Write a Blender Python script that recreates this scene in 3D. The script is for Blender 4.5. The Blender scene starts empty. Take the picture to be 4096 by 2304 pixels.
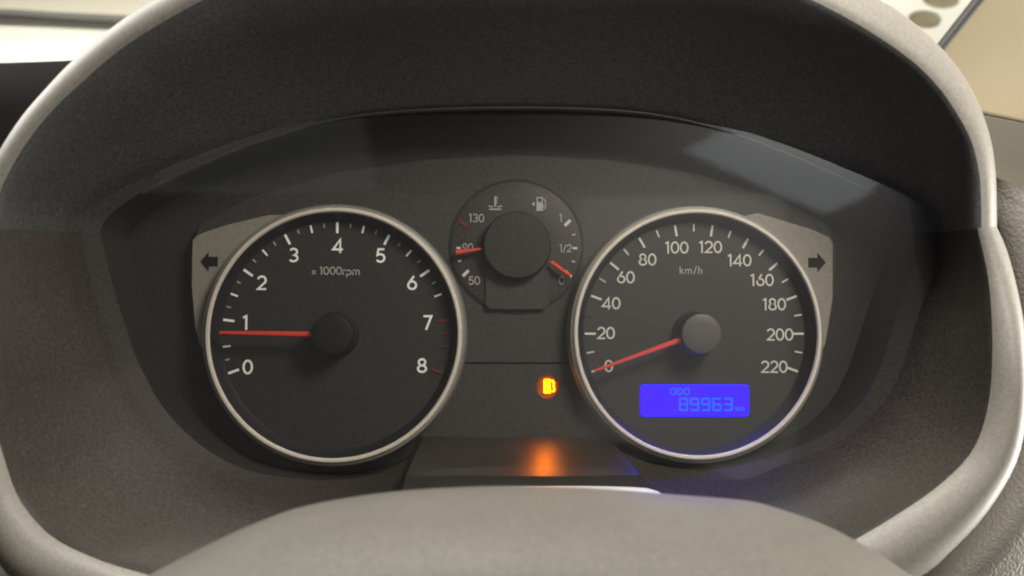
import bpy, math
from mathutils import Vector, Matrix

# ------------------------------------------------------------------ camera
SC = bpy.context.scene
COL = SC.collection
D = 0.33                       # camera to the plane of the dial faces (y = 0), metres
FPX = 3667.0                   # focal length in photograph pixels (4096 wide)
YAW, PITCH = math.radians(2.5), math.radians(3.0)
CAM = Vector((0, -D, 0))
FWD = Vector((math.sin(YAW)*math.cos(PITCH), math.cos(YAW)*math.cos(PITCH), math.sin(PITCH)))
RGT = FWD.cross(Vector((0, 0, 1))).normalized()
UPV = RGT.cross(FWD).normalized()
cd = bpy.data.cameras.new('camera'); cam = bpy.data.objects.new('camera', cd); COL.objects.link(cam)
cam.matrix_world = Matrix(((RGT.x, UPV.x, -FWD.x, CAM.x), (RGT.y, UPV.y, -FWD.y, CAM.y),
                           (RGT.z, UPV.z, -FWD.z, CAM.z), (0, 0, 0, 1)))
cd.sensor_width = 36; cd.lens = 36*FPX/4096; cd.clip_start = 0.01; cd.clip_end = 50
cd.dof.use_dof = True; cd.dof.focus_distance = 0.328; cd.dof.aperture_fstop = 12.0
SC.camera = cam

# ------------------------------------------------------------------ light
W = bpy.data.worlds.new('World'); SC.world = W; W.use_nodes = True
W.node_tree.nodes['Background'].inputs[0].default_value = (1.0, 0.95, 0.86, 1)
W.node_tree.nodes['Background'].inputs[1].default_value = 0.06

def area(name, loc, target, sx, sy, power, col, roll=0.0):
    l = bpy.data.lights.new(name, 'AREA'); l.shape = 'RECTANGLE'; l.size = sx; l.size_y = sy
    l.energy = power; l.color = col
    o = bpy.data.objects.new(name, l); COL.objects.link(o); o.location = loc
    q = (Vector(target)-Vector(loc)).to_track_quat('-Z', 'Y').to_matrix() @ Matrix.Rotation(math.radians(roll), 3, 'Z')
    o.rotation_euler = q.to_euler()
    return o
area('ceiling_light', (-0.14, -0.30, 1.0), (0.0, -0.09, 0), 0.6, 0.3, 16.0, (1.0, 0.95, 0.865))
area('side_light', (0.20, -0.28, 0.235), (0.05, 0, 0), 0.14, 0.12, 1.6, (1.0, 0.92, 0.80))
area('added_rim_light', (0.70, -0.050, -0.12), (0.15, -0.07, -0.03), 0.08, 0.45, 11.0, (1.0, 0.94, 0.84))  # added unseen lamp, placed to brighten only the right rim
area('driver_window', (0.274, -1.0, 0.335), (0.274, 0, 0.335), 0.14, 0.085, 0.12, (0.82, 0.93, 1.0), -46)
area('added_veil_wide', (0.06, -1.02, 0.09), (0.06, 0, 0.09), 0.7, 0.42, 0.22, (1.0, 0.95, 0.88))  # added wide lamp; its reflection veils the clear cover
area('added_veil_right', (0.19, -1.01, 0.09), (0.19, 0, 0.09), 0.15, 0.40, 0.19, (1.0, 0.94, 0.86))  # added unseen lamp for the lit driver, veils the speedometer
area('far_window', (-0.125, -1.01, 0.36), (-0.125, 0, 0.36), 0.16, 0.14, 0.04, (0.97, 0.98, 1.0), 6)
area('windscreen_light', (-0.55, 0.13, 0.45), (-0.12, -0.05, 0.06), 0.3, 0.4, 4.0, (1.0, 0.98, 0.90))
area('garage_light', (0.1, 0.22, 1.3), (0.1, 0.8, 0.25), 1.4, 0.5, 25, (1.0, 0.95, 0.84))

SC.view_settings.view_transform = 'Standard'; SC.view_settings.look = 'None'
SC.view_settings.exposure = 0; SC.view_settings.gamma = 1
SC.cycles.use_denoising = True
SC.cycles.filter_width = 2.0
SC.cycles.use_adaptive_sampling = False
SC.cycles.sample_clamp_indirect = 2.0
SC.cycles.max_bounces = 8; SC.cycles.transparent_max_bounces = 12

# ------------------------------------------------------------------ helpers
def P(px, py, y=0.0):
    d = FWD*FPX + RGT*(px-2048) + UPV*(1152-py)
    return CAM + d*((y+D)/d.y)

def obj(name, verts, faces, mat, parent=None, smooth=False):
    me = bpy.data.meshes.new(name); me.from_pydata([tuple(v) for v in verts], [], faces); me.update()
    if smooth:
        me.shade_smooth()
    o = bpy.data.objects.new(name, me); COL.objects.link(o)
    if mat: me.materials.append(mat)
    if parent:
        o.parent = parent
        o.matrix_parent_inverse = parent.matrix_world.inverted()
    return o

def tag(o, label, cat, group=None):
    o['label'] = label; o['category'] = cat
    if group: o['group'] = group
    return o

def empty(name, loc):
    o = bpy.data.objects.new(name, None); COL.objects.link(o); o.location = loc
    o.empty_display_size = 0.02
    o.matrix_world = Matrix.Translation(loc)
    return o

def fixnormals(o):
    import bmesh
    bm = bmesh.new(); bm.from_mesh(o.data)
    bmesh.ops.remove_doubles(bm, verts=bm.verts, dist=1e-7)
    bmesh.ops.recalc_face_normals(bm, faces=bm.faces)
    bm.to_mesh(o.data); bm.free()
    return o

def catmull(pts, n):
    """resample a polyline through a centripetal-ish spline, n points evenly by length"""
    pts = [Vector(p) for p in pts]
    q = []
    for i in range(len(pts)-1):
        p0 = pts[max(i-1, 0)]; p1 = pts[i]; p2 = pts[i+1]; p3 = pts[min(i+2, len(pts)-1)]
        for k in range(12):
            t = k/12
            q.append(0.5*((2*p1)+(p2-p0)*t+(2*p0-5*p1+4*p2-p3)*t*t+(3*p1-p0-3*p2+p3)*t**3))
    q.append(pts[-1])
    L = [0]
    for a, b in zip(q, q[1:]): L.append(L[-1]+(b-a).length)
    out = []; j = 0
    for i in range(n):
        s = L[-1]*i/(n-1)
        while j < len(q)-2 and L[j+1] < s: j += 1
        t = (s-L[j])/max(L[j+1]-L[j], 1e-9)
        out.append(q[j].lerp(q[j+1], min(max(t, 0), 1)))
    return out

def grid(name, rows, mat, parent=None, smooth=True, closed=False):
    """loft: rows of equal length"""
    n = len(rows[0]); v = [p for r in rows for p in r]; f = []
    for i in range(len(rows)-1):
        for j in range(n-(0 if closed else 1)):
            k = (j+1) % n
            f.append((i*n+j, i*n+k, (i+1)*n+k, (i+1)*n+j))
    return obj(name, v, f, mat, parent, smooth)

def lathe(name, prof, c, mat, parent=None, n=128, smooth=True):
    """prof: (radius, y) pairs, axis along y through c"""
    rows = []
    for r, y in prof:
        rows.append([Vector((c.x+r*math.cos(2*math.pi*k/n), y, c.z+r*math.sin(2*math.pi*k/n))) for k in range(n)])
    o = grid(name, rows, mat, parent, smooth, True)
    if prof[-1][0] < 1e-4 or prof[0][0] < 1e-4: fixnormals(o); (o.data.shade_smooth() if smooth else None)
    if smooth:
        m = o.modifiers.new('sharp', 'EDGE_SPLIT'); m.split_angle = math.radians(40)
    return o

def slab(name, pts, y0, y1, mat, parent=None):
    """polygon given in world (x,z), extruded between y0 (front, towards viewer) and y1"""
    n = len(pts)
    v = [(p[0], y0, p[1]) for p in pts]+[(p[0], y1, p[1]) for p in pts]
    f = [tuple(range(n)), tuple(range(2*n-1, n-1, -1))]
    f += [(i, i+n, (i+1) % n+n, (i+1) % n) for i in range(n)]
    return fixnormals(obj(name, v, f, mat, parent))

def pix_slab(name, pix, y0, y1, mat, parent=None):
    return slab(name, [(lambda w: (w.x, w.z))(P(a, b, y0)) for a, b in pix], y0, y1, mat, parent)

def box(name, lo, hi, mat, parent=None, bev=0.0):
    (a, b, c), (d, e, f) = lo, hi
    v = [(a,b,c),(d,b,c),(d,e,c),(a,e,c),(a,b,f),(d,b,f),(d,e,f),(a,e,f)]
    o = obj(name, v, [(0,3,2,1),(4,5,6,7),(0,1,5,4),(1,2,6,5),(2,3,7,6),(3,0,4,7)], mat, parent)
    if bev:
        m = o.modifiers.new('round', 'BEVEL'); m.width = bev; m.segments = 4
        o.data.shade_smooth()
    return o

# ------------------------------------------------------------------ materials
def pebble(col, amt=1.0):
    """fine moulded grain: lighter tops and darker pits about a millimetre and less across"""
    return [(820, 0.75*amt, tuple(c*1.75 for c in col)), (1150, 0.75*amt, tuple(c*0.5 for c in col))]

def mat(name, col, rough=0.5, spec=0.5, bump=None, vary=None, metal=0.0, emit=None, estr=0.0, coat=0.0):
    m = bpy.data.materials.new(name); m.use_nodes = True
    nt = m.node_tree; b = nt.nodes['Principled BSDF']
    b.inputs['Base Color'].default_value = (*col, 1); b.inputs['Roughness'].default_value = rough
    b.inputs['Metallic'].default_value = metal; b.inputs['Specular IOR Level'].default_value = spec
    b.inputs['Coat Weight'].default_value = coat
    if emit:
        b.inputs['Emission Color'].default_value = (*emit, 1); b.inputs['Emission Strength'].default_value = estr
    if bump or vary:
        tc = nt.nodes.new('ShaderNodeTexCoord')
    if bump:                                  # list of (kind, scale, strength, distance)
        prev = None
        for kind, scale, st, dist in bump:
            if kind == 'v':
                t = nt.nodes.new('ShaderNodeTexVoronoi'); t.feature = 'SMOOTH_F1'; out = t.outputs['Distance']
            else:
                t = nt.nodes.new('ShaderNodeTexNoise'); t.inputs['Detail'].default_value = 4; out = t.outputs['Fac']
            t.inputs['Scale'].default_value = scale
            nt.links.new(tc.outputs['Object'], t.inputs['Vector'])
            bp = nt.nodes.new('ShaderNodeBump'); bp.inputs['Strength'].default_value = st; bp.inputs['Distance'].default_value = dist
            nt.links.new(out, bp.inputs['Height'])
            if prev: nt.links.new(prev.outputs[0], bp.inputs['Normal'])
            prev = bp
        nt.links.new(prev.outputs[0], b.inputs['Normal'])
    if vary:                                  # list of (scale, amount): soft wear / dust
        src = None
        for scale, amt, c2 in vary:
            t = nt.nodes.new('ShaderNodeTexNoise'); t.inputs['Scale'].default_value = scale
            t.inputs['Detail'].default_value = 5; t.inputs['Roughness'].default_value = 0.6
            nt.links.new(tc.outputs['Object'], t.inputs['Vector'])
            mr = nt.nodes.new('ShaderNodeMapRange'); mr.inputs[1].default_value = 0.35; mr.inputs[2].default_value = 0.68
            mr.inputs[3].default_value = 0; mr.inputs[4].default_value = amt
            nt.links.new(t.outputs['Fac'], mr.inputs[0])
            mx = nt.nodes.new('ShaderNodeMix'); mx.data_type = 'RGBA'
            nt.links.new(mr.outputs[0], mx.inputs[0])
            if src: nt.links.new(src, mx.inputs[6])
            else: mx.inputs[6].default_value = (*col, 1)
            mx.inputs[7].default_value = (*c2, 1)
            src = mx.outputs[2]
        nt.links.new(src, b.inputs['Base Color'])
    return m

GR = [('n', 1400, 0.12, 0.0002)]
M = {}
M['lip'] = mat('lip_plastic_lit', (0.185, 0.176, 0.159), 0.48, 0.45, GR, [(40, 0.3, (0.22, 0.209, 0.19))]+pebble((0.185, 0.176, 0.159), 0.4))  # same plastic as the tunnel, painted lighter where light falls
M['hood'] = mat('hood_plastic_shaded', (0.049, 0.0500, 0.0515), 0.55, 0.3, GR, [(60, 0.25, (0.060, 0.061, 0.063))]+pebble((0.049, 0.05, 0.0515)))  # lip's plastic darkened in colour for the shade under the hood
M['surround'] = mat('surround_plastic_shaded', (0.033, 0.0298, 0.025), 0.5, 0.22, GR, [(40, 0.3, (0.038, 0.034, 0.029)), (900, 0.1, (0.026, 0.0235, 0.02))]+pebble((0.033, 0.0298, 0.025)))  # lip's plastic darkened in colour for the shade inside the surround
M['cover'] = mat('cover_plastic', (0.073, 0.068, 0.060), 0.6, 0.35, [('n', 900, 0.2, 0.0003)], [(30, 0.85, (0.108, 0.101, 0.089)), (120, 0.6, (0.062, 0.058, 0.051)), (700, 0.2, (0.13, 0.12, 0.105))]+pebble((0.073, 0.068, 0.060), 0.6))
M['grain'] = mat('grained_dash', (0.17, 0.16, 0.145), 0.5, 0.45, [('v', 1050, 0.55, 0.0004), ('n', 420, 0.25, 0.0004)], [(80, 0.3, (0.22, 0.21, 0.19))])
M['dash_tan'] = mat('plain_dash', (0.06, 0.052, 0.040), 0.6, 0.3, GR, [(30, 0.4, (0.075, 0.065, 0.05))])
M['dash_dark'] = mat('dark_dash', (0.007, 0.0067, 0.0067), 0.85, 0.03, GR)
M['mask'] = mat('cluster_mask', (0.026, 0.025, 0.024), 0.55, 0.35, None, pebble((0.026, 0.025, 0.024)))
M['panel'] = mat('centre_panel', (0.042, 0.040, 0.037), 0.55, 0.35, None, pebble((0.042, 0.040, 0.037), 0.7))
M['face'] = mat('dial_face', (0.030, 0.029, 0.027), 0.55, 0.3, None, pebble((0.030, 0.029, 0.027), 0.8))
M['recess'] = mat('dial_recess', (0.018, 0.018, 0.02), 0.45, 0.4)
M['ring'] = mat('dial_ring', (0.70, 0.645, 0.57), 0.55, 0.4)
M['ringside'] = mat('dial_ring_side', (0.22, 0.21, 0.19), 0.45, 0.5)
M['wing'] = mat('indicator_panel', (0.255, 0.238, 0.205), 0.45, 0.4, GR, pebble((0.255, 0.238, 0.205), 0.35))
M['arrow'] = mat('indicator_arrow', (0.012, 0.014, 0.009), 0.6, 0.1)
M['white'] = mat('dial_white', (0.62, 0.62, 0.58), 0.6, 0.2)
M['whitelit'] = mat('dial_white_backlit', (0.75, 0.75, 0.71), 0.6, 0.2, emit=(1, 1, 0.95), estr=0.14)
M['grey'] = mat('dial_grey', (0.42, 0.42, 0.40), 0.6, 0.2)
M['red'] = mat('dial_red', (0.17, 0.026, 0.023), 0.6, 0.2)
M['needle'] = mat('needle_red', (0.75, 0.07, 0.045), 0.5, 0.3)
M['hub'] = mat('needle_hub', (0.075, 0.073, 0.068), 0.5, 0.4)  # right hub cap, made lighter in colour for the light on it
M['hubdark'] = mat('needle_hub_shaded', (0.014, 0.0135, 0.014), 0.6, 0.2, None)  # shaded copy of the hub colour, for left hub and skirts
M['lcd'] = mat('display_glow', (0.004, 0.0, 0.02), 0.5, 0.2, emit=(0.0042, 0.0, 1.0), estr=12)
nt_ = M['lcd'].node_tree; tc_ = nt_.nodes.new('ShaderNodeTexCoord'); nz_ = nt_.nodes.new('ShaderNodeTexNoise'); nz_.inputs['Scale'].default_value = 55
rp_ = nt_.nodes.new('ShaderNodeMix'); rp_.data_type = 'RGBA'; rp_.inputs[6].default_value = (0.0005, 0.0, 1, 1); rp_.inputs[7].default_value = (0.0068, 0.0, 0.8, 1)
nt_.links.new(tc_.outputs['Object'], nz_.inputs['Vector']); nt_.links.new(nz_.outputs['Fac'], rp_.inputs[0]); nt_.links.new(rp_.outputs[2], nt_.nodes['Principled BSDF'].inputs['Emission Color'])
M['lcdseg'] = mat('display_digits', (0.0, 0.0, 0.02), 0.5, 0.2, emit=(0.0, 0.13, 1.0), estr=1.3)
M['amber'] = mat('amber_glow', (0.5, 0.3, 0.0), 0.4, 0.3, emit=(1.0, 0.26, 0.0), estr=9)
M['lamphalo'] = mat('lamp_halo_tint', (0.13, 0.045, 0.014), 0.5, 0.3)  # amber tint paints the glow round the lit symbol
M['shelf'] = mat('shelf_plastic', (0.024, 0.0205, 0.0175), 0.40, 1.0, [('n', 1200, 0.12, 0.0002)])
M['shelffront'] = mat('shelf_front_plastic', (0.016, 0.0145, 0.013), 0.8, 0.1)
M['edge'] = mat('shelf_edge', (0.50, 0.49, 0.46), 0.4, 0.5, GR)  # pale colour paints the highlight along the edge
M['cream'] = mat('cream_paint', (0.64, 0.60, 0.51), 0.5, 0.4)
M['beige'] = mat('beige_trim', (0.155, 0.128, 0.080), 0.7, 0.2, None, [(9, 0.6, (0.18, 0.151, 0.099))])
M['seal'] = mat('rubber_seal', (0.02, 0.022, 0.02), 0.6, 0.4)
M['whitepaint'] = mat('white_paint', (0.80, 0.78, 0.72), 0.4, 0.5)
M['wiper'] = mat('wiper_grey', (0.16, 0.16, 0.145), 0.5, 0.4)
M['tan'] = mat('tan_board', (0.30, 0.26, 0.17), 0.8, 0.2, None, [(30, 0.7, (0.42, 0.38, 0.28))])

def clear(name, tint, ior, haze):
    m = bpy.data.materials.new(name); m.use_nodes = True; nt = m.node_tree; nt.nodes.clear()
    o = nt.nodes.new('ShaderNodeOutputMaterial'); mx = nt.nodes.new('ShaderNodeMixShader')
    t = nt.nodes.new('ShaderNodeBsdfTransparent'); t.inputs[0].default_value = (*tint, 1)
    g = nt.nodes.new('ShaderNodeMixShader'); g.inputs[0].default_value = haze
    for k, r in ((1, 0.035), (2, 0.33)):          # polish and the haze of fine scratches and dust
        q = nt.nodes.new('ShaderNodeBsdfGlossy'); q.inputs['Roughness'].default_value = r
        nt.links.new(q.outputs[0], g.inputs[k])
    f = nt.nodes.new('ShaderNodeFresnel'); f.inputs[0].default_value = ior
    nt.links.new(f.outputs[0], mx.inputs[0]); nt.links.new(t.outputs[0], mx.inputs[1])
    nt.links.new(g.outputs[0], mx.inputs[2]); nt.links.new(mx.outputs[0], o.inputs[0])
    return m
M['lens'] = clear('clear_cover', (0.93, 0.93, 0.92), 1.5, 0.45)
M['glass'] = clear('windscreen_glass', (0.95, 0.97, 0.95), 1.5, 0.0)

# ------------------------------------------------------------------ hood and surround
N = 120
UP_OUT = [(-72,915),(-62,800),(-34,700),(0,620),(93,475),(196,354),(298,247),(456,114),(624,0),(900,-140),(1300,-260),(1750,-325),
          (2150,-335),(2600,-305),(3000,-220),(3300,-105),(3506,0),(3623,75),(3739,177),(3823,275),(3883,373),(3920,455),(3955,582),(3967,675),(3972,760),(3974,915)]
UP_IN = [(8,915),(22,810),(55,725),(140,582),(251,447),(373,335),(530,205),(792,50),(1000,-45),(1350,-150),(1750,-215),(2150,-225),
         (2550,-195),(2900,-110),(3222,32),(3408,130),(3595,252),(3711,359),(3781,452),(3845,560),(3877,662),(3890,760),(3894,915)]
UP_BACK = [(400,935),(430,870),(540,785),(700,700),(800,655),(1000,574),(1300,484),(1600,442),(2048,427),(2500,442),(2800,492),(3100,592),
           (3380,715),(3537,795),(3650,865),(3690,935)]
LO_OUT = [(-72,914),(-112,1200),(-122,1500),(-108,1750),(-85,1950),(-50,2140),(0,2240),(60,2310),(240,2430),(600,2520),(1200,2600),(2050,2620),
          (3000,2560),(3400,2440),(3673,2304),(3792,2205),(3916,2074),(4010,1930),(4066,1799),(4091,1618),(4088,1400),(4069,1228),(4020,1020),(3974,914)]
LO_IN = [(8,914),(-12,1200),(-15,1500),(5,1700),(40,1833),(100,1990),(222,2130),(388,2215),(555,2270),(800,2330),(1200,2400),(2050,2430),
         (2900,2350),(3200,2245),(3374,2161),(3604,2024),(3760,1911),(3873,1787),(3930,1618),(3948,1400),(3938,1131),(3894,914)]
LO_BACK = [(400,934,-18),(410,960,-18),(458,1158,-18),(497,1280,-18),(552,1445,-18),(583,1500,-18),(627,1589,-18),(710,1694,-17),(805,1779,-16),(866,1820,-15),(971,1872,-13),(1110,1903,-11),
           (1300,1918,-8),(1480,1900,-5),(1620,1840,-2),(1700,1790,1),(1900,1775,3),(2200,1775,3),(2430,1775,1),(2500,1812,-2),(2620,1858,-4),(2770,1880,-6),(2900,1868,-8),(3074,1830,-10),(3280,1745,-13),(3386,1668,-15),(3449,1600,-17),(3517,1475,-18),(3590,1250,-18),(3660,1050,-18),(3690,934,-18)]
LENS_LOW = [(400,936),(410,960),(458,1158),(497,1280),(552,1445),(627,1589),(710,1694),(805,1779),(971,1872),(1110,1905),
           (1300,1920),(1600,1900),(2050,1890),(2500,1895),(2900,1895),(3074,1837),(3280,1750),(3386,1668),(3449,1600),(3517,1475),(3590,1250),(3660,1050),(3690,936)]
YB = -0.018

def rim(name, OUT, INN, BACK, yf, m_lip, m_in, back_y, bulge_, setback_, kc):
    o2 = catmull([(a, b, 0) for a, b in OUT], N); i2 = catmull([(a, b, 0) for a, b in INN], N)
    b2 = catmull([(q[0], q[1], q[2] if len(q) > 2 else -18) for q in BACK], N)
    wo = []; wi = []; wb = []
    for j in range(N):
        y = yf(j/(N-1)); setback = setback_(j/(N-1))
        wo.append(P(o2[j].x, o2[j].y, y+setback)); wi.append(P(i2[j].x, i2[j].y, y)); wb.append(P(b2[j].x, b2[j].y, b2[j].z*0.001))
    def outw(j):
        d = wo[j]-wi[j]; d.y = 0
        return d.normalized()
    root = empty(name, Vector(((wo[0].x+wo[-1].x)/2, back_y, wo[0].z)))
    rows = []
    # outer skin behind the lip, from the back to the front
    for t in (0.0, 0.35, 0.7, 0.92):
        rows.append([wo[j].lerp(Vector((wo[j].x, back_y, wo[j].z))+outw(j)*0.004*(1-t), 1-t) for j in range(N)])
    # rounded lip: steep towards the opening, sloping back towards the outside
    K = 18
    prof = []
    for k in range(K+1):
        a = math.pi*k/K
        prof.append([(wo[j]+wi[j])/2+(wo[j]-wi[j])/2*math.cos(a)+Vector((0, -bulge_(j/(N-1))*math.sin(a), 0)) for j in range(N)])
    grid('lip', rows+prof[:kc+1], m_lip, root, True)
    rows = prof[kc:]
    # inside, darkened for its shade: over the inner edge and back to the cluster
    for t in (0.06, 0.15, 0.3, 0.5, 0.7, 0.88, 1.0):
        rows.append([wi[j].lerp(wb[j], t)+outw(j)*0.0035*math.sin(math.pi*t) for j in range(N)])
    grid('shaded_inside', rows, m_in, root, True)
    return root, wb

def seam(t):
    u = min(min(t, 1-t)/0.10, 1.0)
    return u*u*(3-2*u)
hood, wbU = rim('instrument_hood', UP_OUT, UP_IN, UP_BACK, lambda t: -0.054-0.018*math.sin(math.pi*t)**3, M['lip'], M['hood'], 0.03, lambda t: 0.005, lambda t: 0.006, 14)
tag(hood, 'dark grey plastic hood arching over the gauges with a rounded lit lip', 'instrument hood')
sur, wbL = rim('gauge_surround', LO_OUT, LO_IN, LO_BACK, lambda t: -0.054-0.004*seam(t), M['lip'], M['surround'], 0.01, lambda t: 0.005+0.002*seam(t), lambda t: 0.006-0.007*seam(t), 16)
tag(sur, 'grey lower surround curving beneath the dials with a bright rounded rim', 'gauge surround')

# ------------------------------------------------------------------ instrument cluster
CL = empty('instrument_cluster', Vector((0.02, 0.0, -0.07)))
tag(CL, 'car instrument cluster with two ringed dials, a small centre gauge and blue odometer', 'instrument cluster')
outline = wbU + list(reversed([P(q.x, q.y, YB) for q in catmull([(a, b, 0) for a, b in LENS_LOW], N)]))[1:-1]
cx = sum(p.x for p in outline)/len(outline); cz = sum(p.z for p in outline)/len(outline)
path = wbU + list(reversed(wbL))[1:-1]
grid('housing', [[Vector((p.x, p.y-0.0002, p.z)) for p in path], [Vector((cx+(p.x-cx)*0.99, max(p.y+0.001, 0.0041), cz+(p.z-cz)*0.99)) for p in path]], M['mask'], CL, True, True)
slab('mask_panel', [(cx+(p.x-cx)*1.01, cz+(p.z-cz)*1.01) for p in outline], 0.0042, 0.008, M['mask'], CL)
# light line along the upper edge of the clear cover
rr = []
for a, yy in ((1.0, YB-0.0004), (0.995, YB-0.0012), (0.986, YB-0.0010), (0.983, YB+0.001)):
    rr.append([Vector((cx+(p.x-cx)*(1-(1-a)*0.6), yy, cz+(p.z-cz)*a)) for p in wbU[8:-8]])
grid('cover_rim', rr, M['panel'], CL, True)

CT = P(1347, 1338, 0); CS = P(2776, 1335, 0)
mm = 0.001
# middle fascia between and above the dials
pix_slab('fascia', [(760,1000),(800,900),(1000,790),(1350,690),(1700,640),(2060,620),(2420,640),(2760,690),(3100,790),(3310,900),(3345,1000),
                    (3330,1250),(3000,1449),(2430,1449),(1700,1449),(1100,1449),(790,1300)], 0.0012, 0.003, M['panel'], CL)
def panel_with_hole(name, pix, c, r, y, m, parent):
    import bmesh
    bm = bmesh.new(); edges = []
    hole = [(c.x+r*math.cos(2*math.pi*k/40), y, c.z+r*math.sin(2*math.pi*k/40)) for k in range(40)]
    for lp in ([tuple(P(a, b, y)) for a, b in pix], hole):
        vs = [bm.verts.new(p) for p in lp]
        edges += [bm.edges.new((vs[i], vs[(i+1) % len(vs)])) for i in range(len(vs))]
    bmesh.ops.triangle_fill(bm, use_beauty=True, use_dissolve=False, edges=edges)
    me = bpy.data.meshes.new(name); bm.to_mesh(me); bm.free(); me.materials.append(m)
    o = bpy.data.objects.new(name, me); COL.objects.link(o); o.parent = parent; o.matrix_parent_inverse = parent.matrix_world.inverted()
    return o
LC = P(2190, 1546, 0.0016)
wp = panel_with_hole('warning_lamp_panel', [(1640,1456),(2480,1456),(2480,1748),(1640,1748)], LC, 0.0044, 0.0016, M['panel'], CL)

# ---- indicator panels
def wing(pix, c, a0, a1, label):
    """outline in photograph pixels, closed along the dial's ring"""
    pts = [(lambda w: (w.x, w.z))(P(u, v, -0.0016)) for u, v in pix]
    pts += [(c.x+45.9*mm*math.cos(math.radians(a0+(a1-a0)*k/30)), c.z+45.9*mm*math.sin(math.radians(a0+(a1-a0)*k/30))) for k in range(31)]
    o = slab('indicator_panel', pts, -0.0016, 0.001, M['wing'], CL); o['label'] = label
    return o
wl = wing([(1080,860),(1049,866),(911,899),(828,926),(790,942),(771,960),(767,1142),(781,1307),(800,1382)], CT, 188, 112, 'dim grey indicator panel with a small arrow pointing left')
wr = wing([(3030,852),(3131,882),(3248,918),(3318,950),(3331,975),(3330,1192),(3312,1309),(3298,1385)], CS, -8, 68, 'brighter grey indicator panel with an arrow pointing right')
def arrow_pts(x, y, s, d):
    return [(x+d*a*s, y+b*s) for a, b in ((40,0),(6,-40),(6,-20),(-32,-20),(-32,20),(6,20),(6,40))]
pix_slab('arrow', arrow_pts(840, 1046, 0.95, -1), -0.0019, -0.0015, M['arrow'], wl)
pix_slab('arrow', arrow_pts(3265, 1050, 0.95, 1), -0.0019, -0.0015, M['arrow'], wr)

# ---- lettering made of strokes
def arc(cx, cy, rx, ry, a0, a1, n=14):
    return [(cx+rx*math.cos(math.radians(a0+(a1-a0)*k/n)), cy+ry*math.sin(math.radians(a0+(a1-a0)*k/n))) for k in range(n+1)]
GL = {
 '0': (0.74, [arc(0.37,0.5,0.28,0.43,90,450,28)]),
 '1': (0.46, [[(0.06,0.82),(0.28,0.93),(0.28,0.0)]]),
 '2': (0.72, [arc(0.36,0.67,0.265,0.26,165,-38,16)+[(0.10,0.07),(0.66,0.07)]]),
 '3': (0.72, [arc(0.34,0.71,0.24,0.22,150,-80,14)+arc(0.34,0.285,0.275,0.215,78,-150,16)]),
 '4': (0.78, [[(0.56,0.0),(0.56,0.93),(0.07,0.25),(0.74,0.25)]]),
 '5': (0.72, [[(0.62,0.93),(0.22,0.93),(0.15,0.53)]+arc(0.35,0.33,0.275,0.26,120,-150,18)]),
 '6': (0.74, [[(0.50,0.96),(0.16,0.48)]+arc(0.38,0.33,0.27,0.26,150,510,26)]),
 '7': (0.68, [[(0.06,0.93),(0.60,0.93),(0.24,0.0)]]),
 '8': (0.74, [arc(0.37,0.72,0.22,0.21,-90,270,22), arc(0.37,0.285,0.275,0.22,90,450,24)]),
 '9': (0.74, [[(0.24,0.04),(0.58,0.52)]+arc(0.36,0.67,0.27,0.26,-30,330,26)]),
 'x': (0.60, [[(0.08,0.07),(0.50,0.55)],[(0.08,0.55),(0.50,0.07)]]),
 'r': (0.42, [[(0.12,0.0),(0.12,0.62)], arc(0.34,0.38,0.22,0.2,180,80,8)]),
 'p': (0.72, [[(0.12,-0.28),(0.12,0.62)], arc(0.37,0.31,0.25,0.27,180,540,22)]),
 'm': (1.02, [[(0.12,0.0),(0.12,0.62)],[(0.12,0.36)]+arc(0.31,0.38,0.19,0.20,180,0,10)+[(0.50,0.0)],[(0.50,0.36)]+arc(0.69,0.38,0.19,0.20,180,0,10)+[(0.88,0.0)]]),
 'k': (0.62, [[(0.12,0.0),(0.12,0.95)],[(0.50,0.62),(0.14,0.27)],[(0.26,0.38),(0.52,0.0)]]),
 'h': (0.66, [[(0.12,0.0),(0.12,0.95)],[(0.12,0.34)]+arc(0.32,0.37,0.20,0.21,180,0,10)+[(0.52,0.0)]]),
 '/': (0.52, [[(0.06,-0.05),(0.46,1.0)]]),
 'O': (0.94, [arc(0.47,0.5,0.38,0.43,90,450,28)]),
 'D': (0.84, [[(0.13,0.07),(0.13,0.93),(0.35,0.93)]+arc(0.36,0.5,0.38,0.43,90,-90,18)[1:]+[(0.13,0.07),(0.13,0.10)]]),
 ' ': (0.30, []),
}
def stroke(pl, w, V, F):
    closed = len(pl) > 3 and math.hypot(pl[0][0]-pl[-1][0], pl[0][1]-pl[-1][1]) < 1e-6
    if closed: pl = pl[:-1]
    n = len(pl); b = len(V)
    for i in range(n):
        a = pl[i-1] if (i or closed) else None; c = pl[(i+1) % n] if (i < n-1 or closed) else None
        p = pl[i]
        def nr(s, e):
            dx, dy = e[0]-s[0], e[1]-s[1]; l = math.hypot(dx, dy) or 1
            return (-dy/l, dx/l)
        if a is None: nx, ny = nr(p, c); k = 1
        elif c is None: nx, ny = nr(a, p); k = 1
        else:
            n1, n2 = nr(a, p), nr(p, c); nx, ny = n1[0]+n2[0], n1[1]+n2[1]; l = math.hypot(nx, ny) or 1
            nx, ny = nx/l, ny/l; k = min(1/max(nx*n1[0]+ny*n1[1], 0.3), 2.2)
        V += [(p[0]+nx*w*k/2, p[1]+ny*w*k/2), (p[0]-nx*w*k/2, p[1]-ny*w*k/2)]
    for i in range(n-(0 if closed else 1)):
        j = (i+1) % n
        F.append((b+2*i, b+2*i+1, b+2*j+1, b+2*j))

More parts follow.
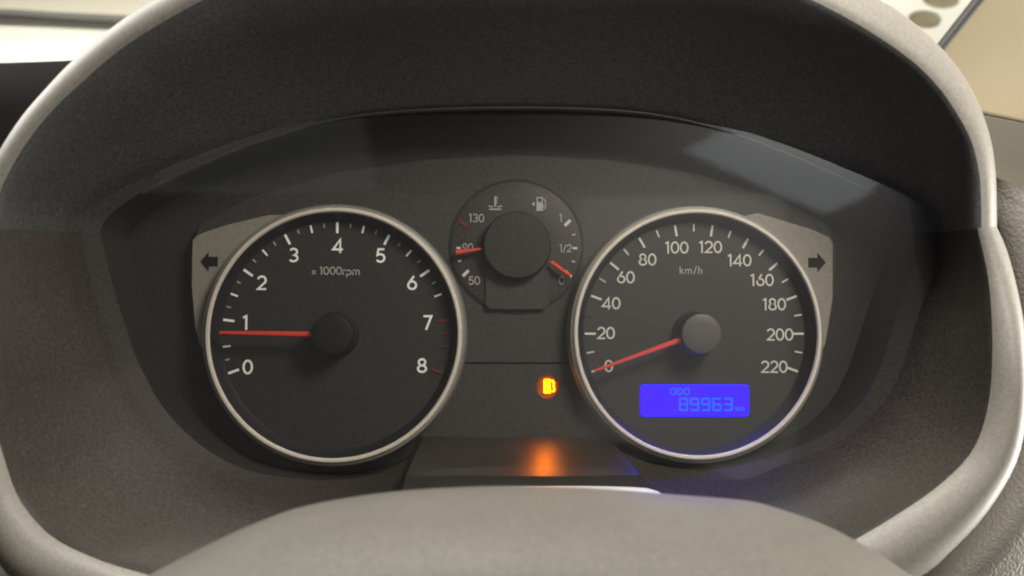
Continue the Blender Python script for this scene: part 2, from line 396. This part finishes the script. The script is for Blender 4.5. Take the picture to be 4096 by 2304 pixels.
def text(name, s, px, py, hpx, mt, parent, y=-0.0012, w=0.135, sx=1.0, gap=0.0):
    """flat print centred on pixel (px,py) of the photograph, hpx tall, lying on plane y"""
    V, F = [], []; x = 0
    for ch in s:
        wd, pls = GL[ch]
        for pl in pls: stroke([(q[0]+x, q[1]) for q in pl], w, V, F)
        x += wd+gap
    x -= gap
    c = P(px, py, y); k = hpx*D/FPX
    vv = [(c.x+(a-x/2)*k*sx, y, c.z+(b-0.5)*k) for a, b in V]
    o = obj(name, vv, F, mt, parent)
    return fixnormals(o)

def ring_mesh(c, name, parent):
    # bright face of the ring, its flared outer side and the recess inside
    r = lathe('bezel_ring', [(43.0*mm, -5.9*mm), (43.15*mm, -6.5*mm), (43.5*mm, -6.85*mm), (44.2*mm, -6.85*mm), (44.6*mm, -6.5*mm), (44.75*mm, -5.9*mm)], c, M['ring'], parent, 160)
    lathe('ring_side', [(44.7*mm, -5.9*mm), (45.6*mm, -5.6*mm), (46.3*mm, -3.5*mm), (46.6*mm, 1.2*mm)], c, M['ringside'], parent, 160)
    lathe('recess_wall', [(40.4*mm, -0.75*mm), (41.2*mm, -1.6*mm), (42.6*mm, -4.6*mm), (43.05*mm, -6.0*mm)], c, M['recess'], parent, 160)

def polar(c, ang, r): return (c.x+r*math.cos(math.radians(ang)), c.z+r*math.sin(math.radians(ang)))
def tick(c, ang, r0, r1, w, mt, parent, y=-0.0012):
    ca, sa = math.cos(math.radians(ang)), math.sin(math.radians(ang))
    pts = [(c.x+r*ca-s*sa*w/2, c.z+r*sa+s*ca*w/2) for r, s in ((r0,-1),(r1,-1),(r1,1),(r0,1))]
    return slab('tick_mark', pts, y-0.0001, y+0.0001, mt, parent)

def needle(c, ang, r0, r1, w0, w1, y, parent):
    ca, sa = math.cos(math.radians(ang)), math.sin(math.radians(ang))
    V = []
    for r, w in ((r0, w0), (r1, w1)):
        for s, yy in ((-1, y), (-0.55, y-0.0007), (0.55, y-0.0007), (1, y), (0.8, y+0.0008), (-0.8, y+0.0008)):
            V.append((c.x+r*ca-s*sa*w/2, yy, c.z+r*sa+s*ca*w/2))
    F = [(0,1,2,3,4,5), (11,10,9,8,7,6)]+[(i, i+6, (i+1) % 6+6, (i+1) % 6) for i in range(6)]
    return fixnormals(obj('needle', V, F, M['needle'], parent))

def disc(name, c, r, y, mt, parent):
    return lathe(name, [(r, y+0.0006), (r, y), (r*0.5, y), (0.00001, y)], c, mt, parent, 96)

# ---- tachometer
tach = disc('tachometer', CT, 41.2*mm, -0.0008, M['face'], CL)
tach['label'] = 'tachometer with black face reading just under one thousand'
ring_mesh(CT, 'bezel_ring', tach)
for k in range(33):
    a = 200-27.5*k/4
    red = k > 26
    if k % 4 == 0: tick(CT, a, 36.2*mm, 40.1*mm, 0.85*mm, M['red'] if red else M['whitelit'], tach)
    elif k % 2 == 0: tick(CT, a, 37.3*mm, 40.0*mm, 0.62*mm, M['red'] if red else M['whitelit'], tach)
    else: tick(CT, a, 38.4*mm, 39.9*mm, 0.5*mm, M['red'] if red else M['grey'], tach)
for s, x, y in (('0',991,1468),('1',982,1290),('2',1047,1131),('3',1175,1020),('4',1351,983),('5',1522,1022),('6',1648,1131),('7',1710,1290),('8',1688,1462)):
    text('numeral', s, x, y, 58, M['whitelit'], tach, w=0.145)
text('unit_text', 'x 1000rpm', 1344, 1083, 33, M['grey'], tach, w=0.14, sx=1.02)
def hub(c, parent, m1, m2):
    h = lathe('needle_hub', [(8.1*mm, -1.0*mm), (7.9*mm, -4*mm), (7.3*mm, -4.6*mm), (7.1*mm, -10.6*mm), (6.9*mm, -11.3*mm), (6.2*mm, -11.6*mm), (3*mm, -11.75*mm), (0.00001, -11.8*mm)], c, m2, parent, 96)
    h.data.materials.append(m1)
    for p in h.data.polygons:
        rr = math.hypot(p.center.x-c.x, p.center.z-c.z)
        if rr < 6.9*mm: p.material_index = 1
    return h
hub(CT, tach, M['hubdark'], M['hubdark'])
t0 = P(879, 1331, -0.0085); t1 = P(1262, 1336, -0.0085)
def needle_px(tip, base, wt, wb, y, parent):
    a = P(*tip, y); b = P(*base, y); v = a-b
    L = v.length; ang = math.degrees(math.atan2(v.z, v.x))
    return needle(b, ang, 0, L, wb, wt, y, parent)
needle_px((879,1331), (1275,1338), 1.15*mm, 2.2*mm, -0.0080, tach)

# ---- speedometer
spd = disc('speedometer', CS, 41.2*mm, -0.0008, M['face'], CL)
spd['label'] = 'speedometer with grey lit face, needle at zero and blue odometer window'
ring_mesh(CS, 'bezel_ring', spd)
for k in range(23):
    a = 200-10*k
    if k % 2 == 0: tick(CS, a, 36.0*mm, 40.0*mm, 0.78*mm, M['white'], spd)
    else: tick(CS, a, 37.2*mm, 39.9*mm, 0.55*mm, M['red'] if k == 3 else (M['grey'] if k == 5 else M['white']), spd)
for s, x, y in (('0',2435,1464),('20',2424,1332),('40',2445,1213),('60',2503,1109),('80',2590,1038),('100',2707,990),('120',2842,988),
                ('140',2958,1041),('160',3048,1120),('180',3097,1217),('200',3120,1338),('220',3097,1467)):
    text('numeral', s, x, y, 50, M['white'], spd, w=0.13, sx=1.02)
text('unit_text', 'km/h', 2764, 1080, 32, M['grey'], spd, w=0.12, gap=0.06)
hub(CS, spd, M['hub'], M['hubdark'])
needle_px((2377,1484), (2745,1351), 0.9*mm, 2.1*mm, -0.0080, spd)

# ---- odometer window
def rrect(x0, y0, x1, y1, r, n=6):
    p = []
    for cx_, cy_, a0 in ((x1-r, y0+r, -90), (x1-r, y1-r, 0), (x0+r, y1-r, 90), (x0+r, y0+r, 180)):
        p += [(cx_+r*math.cos(math.radians(a0+90*k/n)), cy_+r*math.sin(math.radians(a0+90*k/n))) for k in range(n+1)]
    return p
lcd = pix_slab('odometer_display', rrect(2563,1541,2994,1663,12), -0.0012, -0.0009, M['lcd'], spd)
SEG = {'8':'abcdefg','9':'abcdfg','6':'acdefg','3':'abcdg'}
def seven(ch, x, y, w, h, t):
    g = 2.2; hh = h/2
    seg = {'a':(x+g,y,x+w-g,y+t),'g':(x+g,y+hh-t/2,x+w-g,y+hh+t/2),'d':(x+g,y+h-t,x+w-g,y+h),
           'f':(x,y+g,x+t,y+hh-g/2),'b':(x+w-t,y+g,x+w,y+hh-g/2),'e':(x,y+hh+g/2,x+t,y+h-g),'c':(x+w-t,y+hh+g/2,x+w,y+h-g)}
    return [seg[s] for s in SEG[ch]]
for i, ch in enumerate('89963'):
    V, F = [], []
    for (x0, y0, x1, y1) in seven(ch, 2716+44.6*i, 1591, 36, 53, 7):
        b = len(V); V += [P(x0,y0,-0.0014), P(x1,y0,-0.0014), P(x1,y1,-0.0014), P(x0,y1,-0.0014)]; F.append((b,b+3,b+2,b+1))
    obj('odometer_digit', V, F, M['lcdseg'], spd)
text('odometer_text', 'ODO', 2720, 1566, 29, M['lcdseg'], spd, y=-0.0014, w=0.15, gap=0.06)
text('odometer_text', 'km', 2961, 1633, 24, M['lcdseg'], spd, y=-0.0014, w=0.13)

# ---- centre gauge: temperature and fuel
CG = P(2066, 985, 0)
k_ = D/FPX
cg = lathe('centre_gauge', [(23.6*mm, 1.0*mm), (23.6*mm, 0.3*mm), (23.2*mm, 0.1*mm), (11*mm, 0.1*mm), (0.00001, 0.1*mm)], CG, M['panel'], CL, 96)
lathe('groove_ring', [(23.7*mm, 1.1*mm), (23.8*mm, 0.7*mm), (24.3*mm, 0.7*mm), (24.6*mm, 1.15*mm)], CG, M['mask'], cg, 96)
lathe('gauge_hub', [(12.6*mm, 0.3*mm), (12.4*mm, -1.8*mm), (12.1*mm, -4.6*mm), (11.6*mm, -5.2*mm), (6*mm, -5.4*mm), (0.00001, -5.4*mm)], CG, M['face'], cg, 96)
pix_slab('hub_base', rrect(1943,1040,2195,1236,26), -0.0008, 0.0004, M['panel'], cg)
YG = -0.0002
def gt(x, y, ang, l, w, m):
    c = P(x, y, YG); tick(c, ang, -l*k_/2, l*k_/2, w*k_, m, cg, YG)
gt(1853,895,-38,34,13,M['red']); gt(1839,939,-12,13,8,M['red']); gt(1834,992,0,16,8,M['white']); gt(1839,1044,15,14,8,M['grey']); gt(1863,1093,45,33,12,M['white'])
gt(2270,892,45,33,12,M['white']); gt(2295,939,25,14,7,M['grey']); gt(2300,993,0,18,9,M['white']); gt(2293,1046,-18,14,8,M['grey']); gt(2273,1096,-45,33,12,M['white'])
for s, x, y, h in (('130',1906,872,35),('90',1871,989,32),('50',1897,1122,35),('1',2243,872,33),('1/2',2262,993,32),('0',2247,1122,35)):
    text('numeral', s, x, y, h, M['grey'], cg, y=YG, w=0.13, sx=0.95)
needle_px((1824,1010), (1925,996), 1.9*mm, 0.9*mm, -0.0030, cg)
needle_px((2282,1104), (2204,1047), 1.3*mm, 1.5*mm, -0.0030, cg)
def icon(name, polys, px, py, s, m, parent, y, th=0.0001):
    V, F = [], []
    for pl in polys:
        b = len(V); n = len(pl); c = [P(px+a*s, py+d*s, y) for a, d in pl]
        V += [(v.x, y, v.z) for v in c]+[(v.x, y+th, v.z) for v in c]
        F.append(tuple(range(b, b+n))); F.append(tuple(range(b+2*n-1, b+n-1, -1)))
        F += [(b+i, b+n+i, b+n+(i+1) % n, b+(i+1) % n) for i in range(n)]
    return fixnormals(obj(name, V, F, m, parent))
R4 = lambda x0, y0, x1, y1: [(x0,y0),(x1,y0),(x1,y1),(x0,y1)]
icon('temperature_symbol', [R4(-3.5,-30,3.5,12), R4(3.5,-27,11,-23), R4(3.5,-17,9,-13), R4(3.5,-7,9,-3),
     [(-27,5),(-20,9),(-8,9),(-8,14),(-20,14),(-27,10)], [(27,5),(20,9),(8,9),(8,14),(20,14),(27,10)], R4(-24,19,24,25)], 1981, 815, 1.0, M['grey'], cg, YG)
PUMP = [R4(-17,-6,10,27), R4(-17,-27,-12,-6), R4(5,-27,10,-6), R4(-12,-27,5,-22), R4(-19,27,12,31),
        [(12,-22),(18,-18),(23,-10),(23,18),(20,24),(15,24),(12,18),(12,2),(15,2),(15,17),(17,20),(19,17),(19,-7),(12,-17)]]
icon('fuel_symbol', PUMP+[[(-39,2),(-24,-8),(-24,12)]], 2162, 814, 0.95, M['grey'], cg, YG)

# ---- low fuel warning lamp
PUMP2 = [R4(-15,-18,13,28), [(-15,-18),(-15,-25),(-11,-29),(9,-29),(13,-25),(13,-18),(7,-18),(7,-24),(-8,-24),(-8,-18)], R4(13,17,18,22),
         [(17,-27),(22,-25),(29,-15),(28,0),(31,10),(29,20),(24,24),(18,22),(18,17),(23,17),(24,10),(21,2),(22,-11),(17,-20)]]
lathe('halo_dish', [(4.4*mm, 1.6*mm), (4.0*mm, 1.75*mm), (3.8*mm, 2.2*mm), (3.6*mm, 2.7*mm), (3.3*mm, 2.9*mm), (0.00001, 3.0*mm)], LC, M['lamphalo'], wp, 48)  # added dish; its amber colour stands in for the lamp's halo
bulb = area('low_fuel_bulb', tuple(P(2192, 1547, 0.0004)), tuple(P(2192, 1900, -0.025)), 0.003, 0.005, 0.0027, (1.0, 0.18, 0.0))
bulb.data.spread = math.radians(115)
icon('low_fuel_symbol', PUMP2, 2190, 1545, 1.0, M['amber'], wp, 0.0019, 0.0003)

# ---- clear cover
rings = []
def lens_y(x, z): return -0.0195+0.045*z-0.5*(x-0.017)**2          # gently dished
for s in (1.02, 0.94, 0.88, 0.82, 0.75, 0.68, 0.6, 0.52, 0.44, 0.36, 0.28, 0.2, 0.12, 0.05, 0.0001):
    rings.append([(lambda x, z: Vector((x, lens_y(x, z), z)))(cx+(p.x-cx)*s, cz+(p.z-cz)*s) for p in outline])
lens = grid('clear_cover', rings, M['lens'], CL, True, True)

# ---- shelf under the warning lamps
top = [(1690,1750),(1850,1748),(2100,1748),(2300,1748),(2440,1752)]
fr = [(1625,1900),(1800,1902),(2100,1904),(2350,1904),(2560,1900)]
fr2 = [(1622,1912),(1800,1912),(2100,1912),(2350,1912),(2566,1912)]
low = [(1600,1985),(1800,1962),(2100,1950),(2400,1950),(2640,1975)]
def R_(pts, y): return [P(q.x, q.y, y) for q in catmull([(a, b, 0) for a, b in pts], 25)]
rows = [R_(top, 0.0014), R_([( (a[0]+b[0])/2, (a[1]+b[1])/2) for a, b in zip(top, fr)], -0.0103), R_(fr, -0.0215)]
shf = grid('lower_shelf', rows, M['shelf'], CL, False)
grid('shelf_front', [R_(fr, -0.0215), R_(fr2, -0.0225), R_(low, -0.0335)], M['shelffront'], shf, True)
e1 = [(1596,1992),(1740,1966),(1924,1950),(2205,1944),(2486,1947),(2610,1957),(2668,1992)]
e2 = [(1590,2004),(1740,1976),(1924,1962),(2205,1958),(2486,1964),(2610,1976),(2672,2000)]
e3 = [(1585,2100),(1740,2080),(1924,2070),(2205,2066),(2486,2070),(2610,2080),(2680,2100)]
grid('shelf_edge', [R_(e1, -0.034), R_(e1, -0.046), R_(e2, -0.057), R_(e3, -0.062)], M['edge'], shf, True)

# ------------------------------------------------------------------ steering column cover
sil = [(560,2360),(660,2304),(866,2199),(1027,2127),(1193,2066),(1388,2026),(1600,1998),(1850,1982),(2100,1978),(2400,1988),(2700,2012),(2887,2026),(3012,2040),(3137,2076),(3261,2119),(3355,2163),(3480,2232),(3590,2304),(3700,2380)]
base = catmull([(a, b, 0) for a, b in sil], 80)
rows = []
for k, (dy, yy) in enumerate(((90,-0.085),(14,-0.098),(0,-0.106),(4,-0.112),(22,-0.120),(60,-0.130),(130,-0.142),(230,-0.152),(380,-0.160),(700,-0.165))):
    rows.append([P(2050+(q.x-2050)*(1-0.00012*dy), q.y+dy, yy) for q in base])
cc = grid('column_cover', rows, M['cover'], None, True)
tag(cc, 'dusty pale grey steering column cover humped in front of the dials', 'column cover')
sm = cc.modifiers.new('thick', 'SOLIDIFY'); sm.thickness = 0.002; sm.offset = -1

# ------------------------------------------------------------------ dashboard round the hood
DB = empty('dashboard', P(4060, 2000, 0.02))
tag(DB, 'dashboard around the hood, grained grey on one side and near black on the other', 'dashboard')
def sheet(name, rows_px, ys, m, parent, n=30):
    return grid(name, [[P(q.x, q.y, y) for q in catmull([(a, b, 0) for a, b in r], n)] for r, y in zip(rows_px, ys)], m, parent, True)
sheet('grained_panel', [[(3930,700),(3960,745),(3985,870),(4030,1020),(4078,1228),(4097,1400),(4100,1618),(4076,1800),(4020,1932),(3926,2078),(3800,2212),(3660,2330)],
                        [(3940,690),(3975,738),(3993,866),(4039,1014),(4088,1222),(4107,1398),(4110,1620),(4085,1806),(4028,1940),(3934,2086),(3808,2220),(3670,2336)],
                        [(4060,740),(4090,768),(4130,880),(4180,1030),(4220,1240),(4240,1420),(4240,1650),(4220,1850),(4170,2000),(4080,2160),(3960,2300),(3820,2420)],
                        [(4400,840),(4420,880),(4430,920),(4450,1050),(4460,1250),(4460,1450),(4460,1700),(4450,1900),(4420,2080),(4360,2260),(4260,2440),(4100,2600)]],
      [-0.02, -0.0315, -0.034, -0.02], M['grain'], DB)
sheet('plain_panel', [[(3880,435),(3916,449),(4000,466),(4096,486),(4300,530)], [(3880,448),(3916,462),(4000,480),(4096,500),(4300,545)],
                      [(3880,600),(3916,620),(4000,640),(4096,660),(4300,700)], [(3880,740),(3965,735),(4030,752),(4096,774),(4300,850)]], [0.03, 0.012, 0.004, -0.012], M['dash_tan'], DB)
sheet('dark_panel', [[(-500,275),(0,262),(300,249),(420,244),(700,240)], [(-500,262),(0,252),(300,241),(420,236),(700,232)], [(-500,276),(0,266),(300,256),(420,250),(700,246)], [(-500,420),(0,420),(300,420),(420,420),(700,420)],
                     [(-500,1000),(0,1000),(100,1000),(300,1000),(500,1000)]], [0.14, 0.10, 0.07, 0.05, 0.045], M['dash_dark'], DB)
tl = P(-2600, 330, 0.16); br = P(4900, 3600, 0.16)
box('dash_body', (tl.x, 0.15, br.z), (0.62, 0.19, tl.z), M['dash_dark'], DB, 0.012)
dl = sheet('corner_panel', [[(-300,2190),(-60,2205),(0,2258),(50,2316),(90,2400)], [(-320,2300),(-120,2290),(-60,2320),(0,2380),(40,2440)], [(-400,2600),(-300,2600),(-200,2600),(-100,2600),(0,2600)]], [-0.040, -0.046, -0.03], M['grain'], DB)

# ------------------------------------------------------------------ beyond the hood
pil = sheet('pillar_trim', [[(3560,470),(3776,204),(3939,0),(4100,-200)], [(3600,480),(3790,214),(3952,4),(4112,-196)], [(3850,480),(4100,330),(4300,150),(4500,0)], [(3860,520),(4150,520),(4400,560),(4700,600)]],
            [0.10, 0.094, 0.05, 0.03], M['beige'], None)
tag(pil, 'beige trim panel beyond the black seal beside the hood', 'pillar trim')
ledge = sheet('trim_edge', [[(3880,418),(3916,432),(4000,450),(4096,470),(4300,512)], [(3880,436),(3916,450),(4000,468),(4096,488),(4300,530)], [(3880,450),(3916,464),(4000,482),(4096,502),(4300,545)]], [0.03, 0.022, 0.03], M['beige'], pil)
seal = sheet('window_seal', [[(3660,290),(3742,184),(3888,-2),(4050,-210)], [(3664,296),(3750,187),(3900,-2),(4062,-208)], [(3690,308),(3768,199),(3928,0),(4088,-206)], [(3700,312),(3782,206),(3944,2),(4100,-200)]], [0.12, 0.110, 0.108, 0.115], M['seal'], None)
tag(seal, 'black rubber strip running diagonally between the white board and beige trim', 'window seal')

def board(name, pix, holes, y, m):
    """white board with real oval openings, built as a plane with holes and thickness"""
    import bmesh
    bm = bmesh.new(); edges = []
    for lp in [pix]+holes:
        vs = [bm.verts.new(P(a, b, y)) for a, b in lp]
        edges += [bm.edges.new((vs[i], vs[(i+1) % len(vs)])) for i in range(len(vs))]
    bmesh.ops.triangle_fill(bm, use_beauty=True, use_dissolve=False, edges=edges)
    me = bpy.data.meshes.new(name); bm.to_mesh(me); bm.free(); me.materials.append(m)
    o = bpy.data.objects.new(name, me); COL.objects.link(o)
    s = o.modifiers.new('thick', 'SOLIDIFY'); s.thickness = 0.004; s.offset = 0
    return o
def oval(x, y, rx, ry, rot=0, n=32):
    c, s = math.cos(math.radians(rot)), math.sin(math.radians(rot))
    return [(x+rx*math.cos(t)*c-ry*math.sin(t)*s, y+rx*math.cos(t)*s+ry*math.sin(t)*c) for t in [2*math.pi*k/n for k in range(n)]]
wb_ = board('perforated_board', [(3350,-250),(4150,-250),(3890,20),(3680,300),(3350,300)], [oval(3697,80,69,36,4), oval(3763,-4,78,41,2)], 0.55, M['whitepaint'])
tag(wb_, 'bright white board with two oval openings outside the windscreen', 'board')
tb = sheet('tan_sheet', [[(3300,-300),(3700,-300),(4200,-300)], [(3300,350),(3700,350),(4200,350)]], [0.60, 0.60], M['tan'], None)
tag(tb, 'tan mottled sheet showing through the oval openings of the white board', 'sheet')

bon = sheet('white_sill', [[(-500,84),(0,92),(447,114),(900,140)], [(-500,150),(0,160),(447,165),(900,180)], [(-500,185),(0,190),(447,185),(900,190)], [(-500,290),(0,290),(447,280),(900,270)]], [0.75, 0.60, 0.585, 0.58], M['whitepaint'], None)
tag(bon, 'bright white sill beyond the dark dashboard edge', 'sill')
wip = empty('wiper', P(200, 60, 0.72)); tag(wip, 'grey wiper lying above the white sill outside the windscreen', 'wiper')
sheet('wiper_arm', [[(-500,22),(0,34),(240,48),(500,60),(900,80)], [(-500,26),(0,38),(240,52),(500,64),(900,84)], [(-500,38),(0,50),(240,66),(500,80),(900,100)], [(-500,40),(0,52),(240,68),(500,82),(900,102)]], [0.735,0.715,0.715,0.735], M['wiper'], wip)
sheet('wiper_blade', [[(-500,44),(0,56),(240,72),(500,86),(900,106)], [(-500,50),(0,62),(240,76),(500,90),(900,110)], [(-500,78),(0,88),(240,98),(500,112),(900,136)], [(-500,84),(0,93),(240,103),(500,117),(900,140)]], [0.74,0.725,0.725,0.74], M['wiper'], wip)
bw = sheet('bonnet', [[(-500,-200),(0,-200),(450,-200),(900,-200)], [(-500,-20),(0,-12),(450,-6),(900,0)], [(-500,34),(0,44),(450,64),(900,90)]], [1.3, 0.95, 0.78], M['cream'], None)
tag(bw, 'pale cream bonnet panel behind the grey wiper', 'bonnet')
bk = sheet('backdrop', [[(-2500,-1400),(2000,-1400),(6500,-1400)], [(-2500,1500),(2000,1500),(6500,1500)]], [1.6, 1.6], M['whitepaint'], None)
bk['kind'] = 'structure'
ws = sheet('windscreen', [[(-1500,420),(800,360),(2500,330),(3700,300)], [(-1500,-300),(800,-300),(2500,-300),(4050,-230)]], [0.50, 0.20], M['glass'], None)
tag(ws, 'clear sloping windscreen glass behind the hood', 'windscreen')
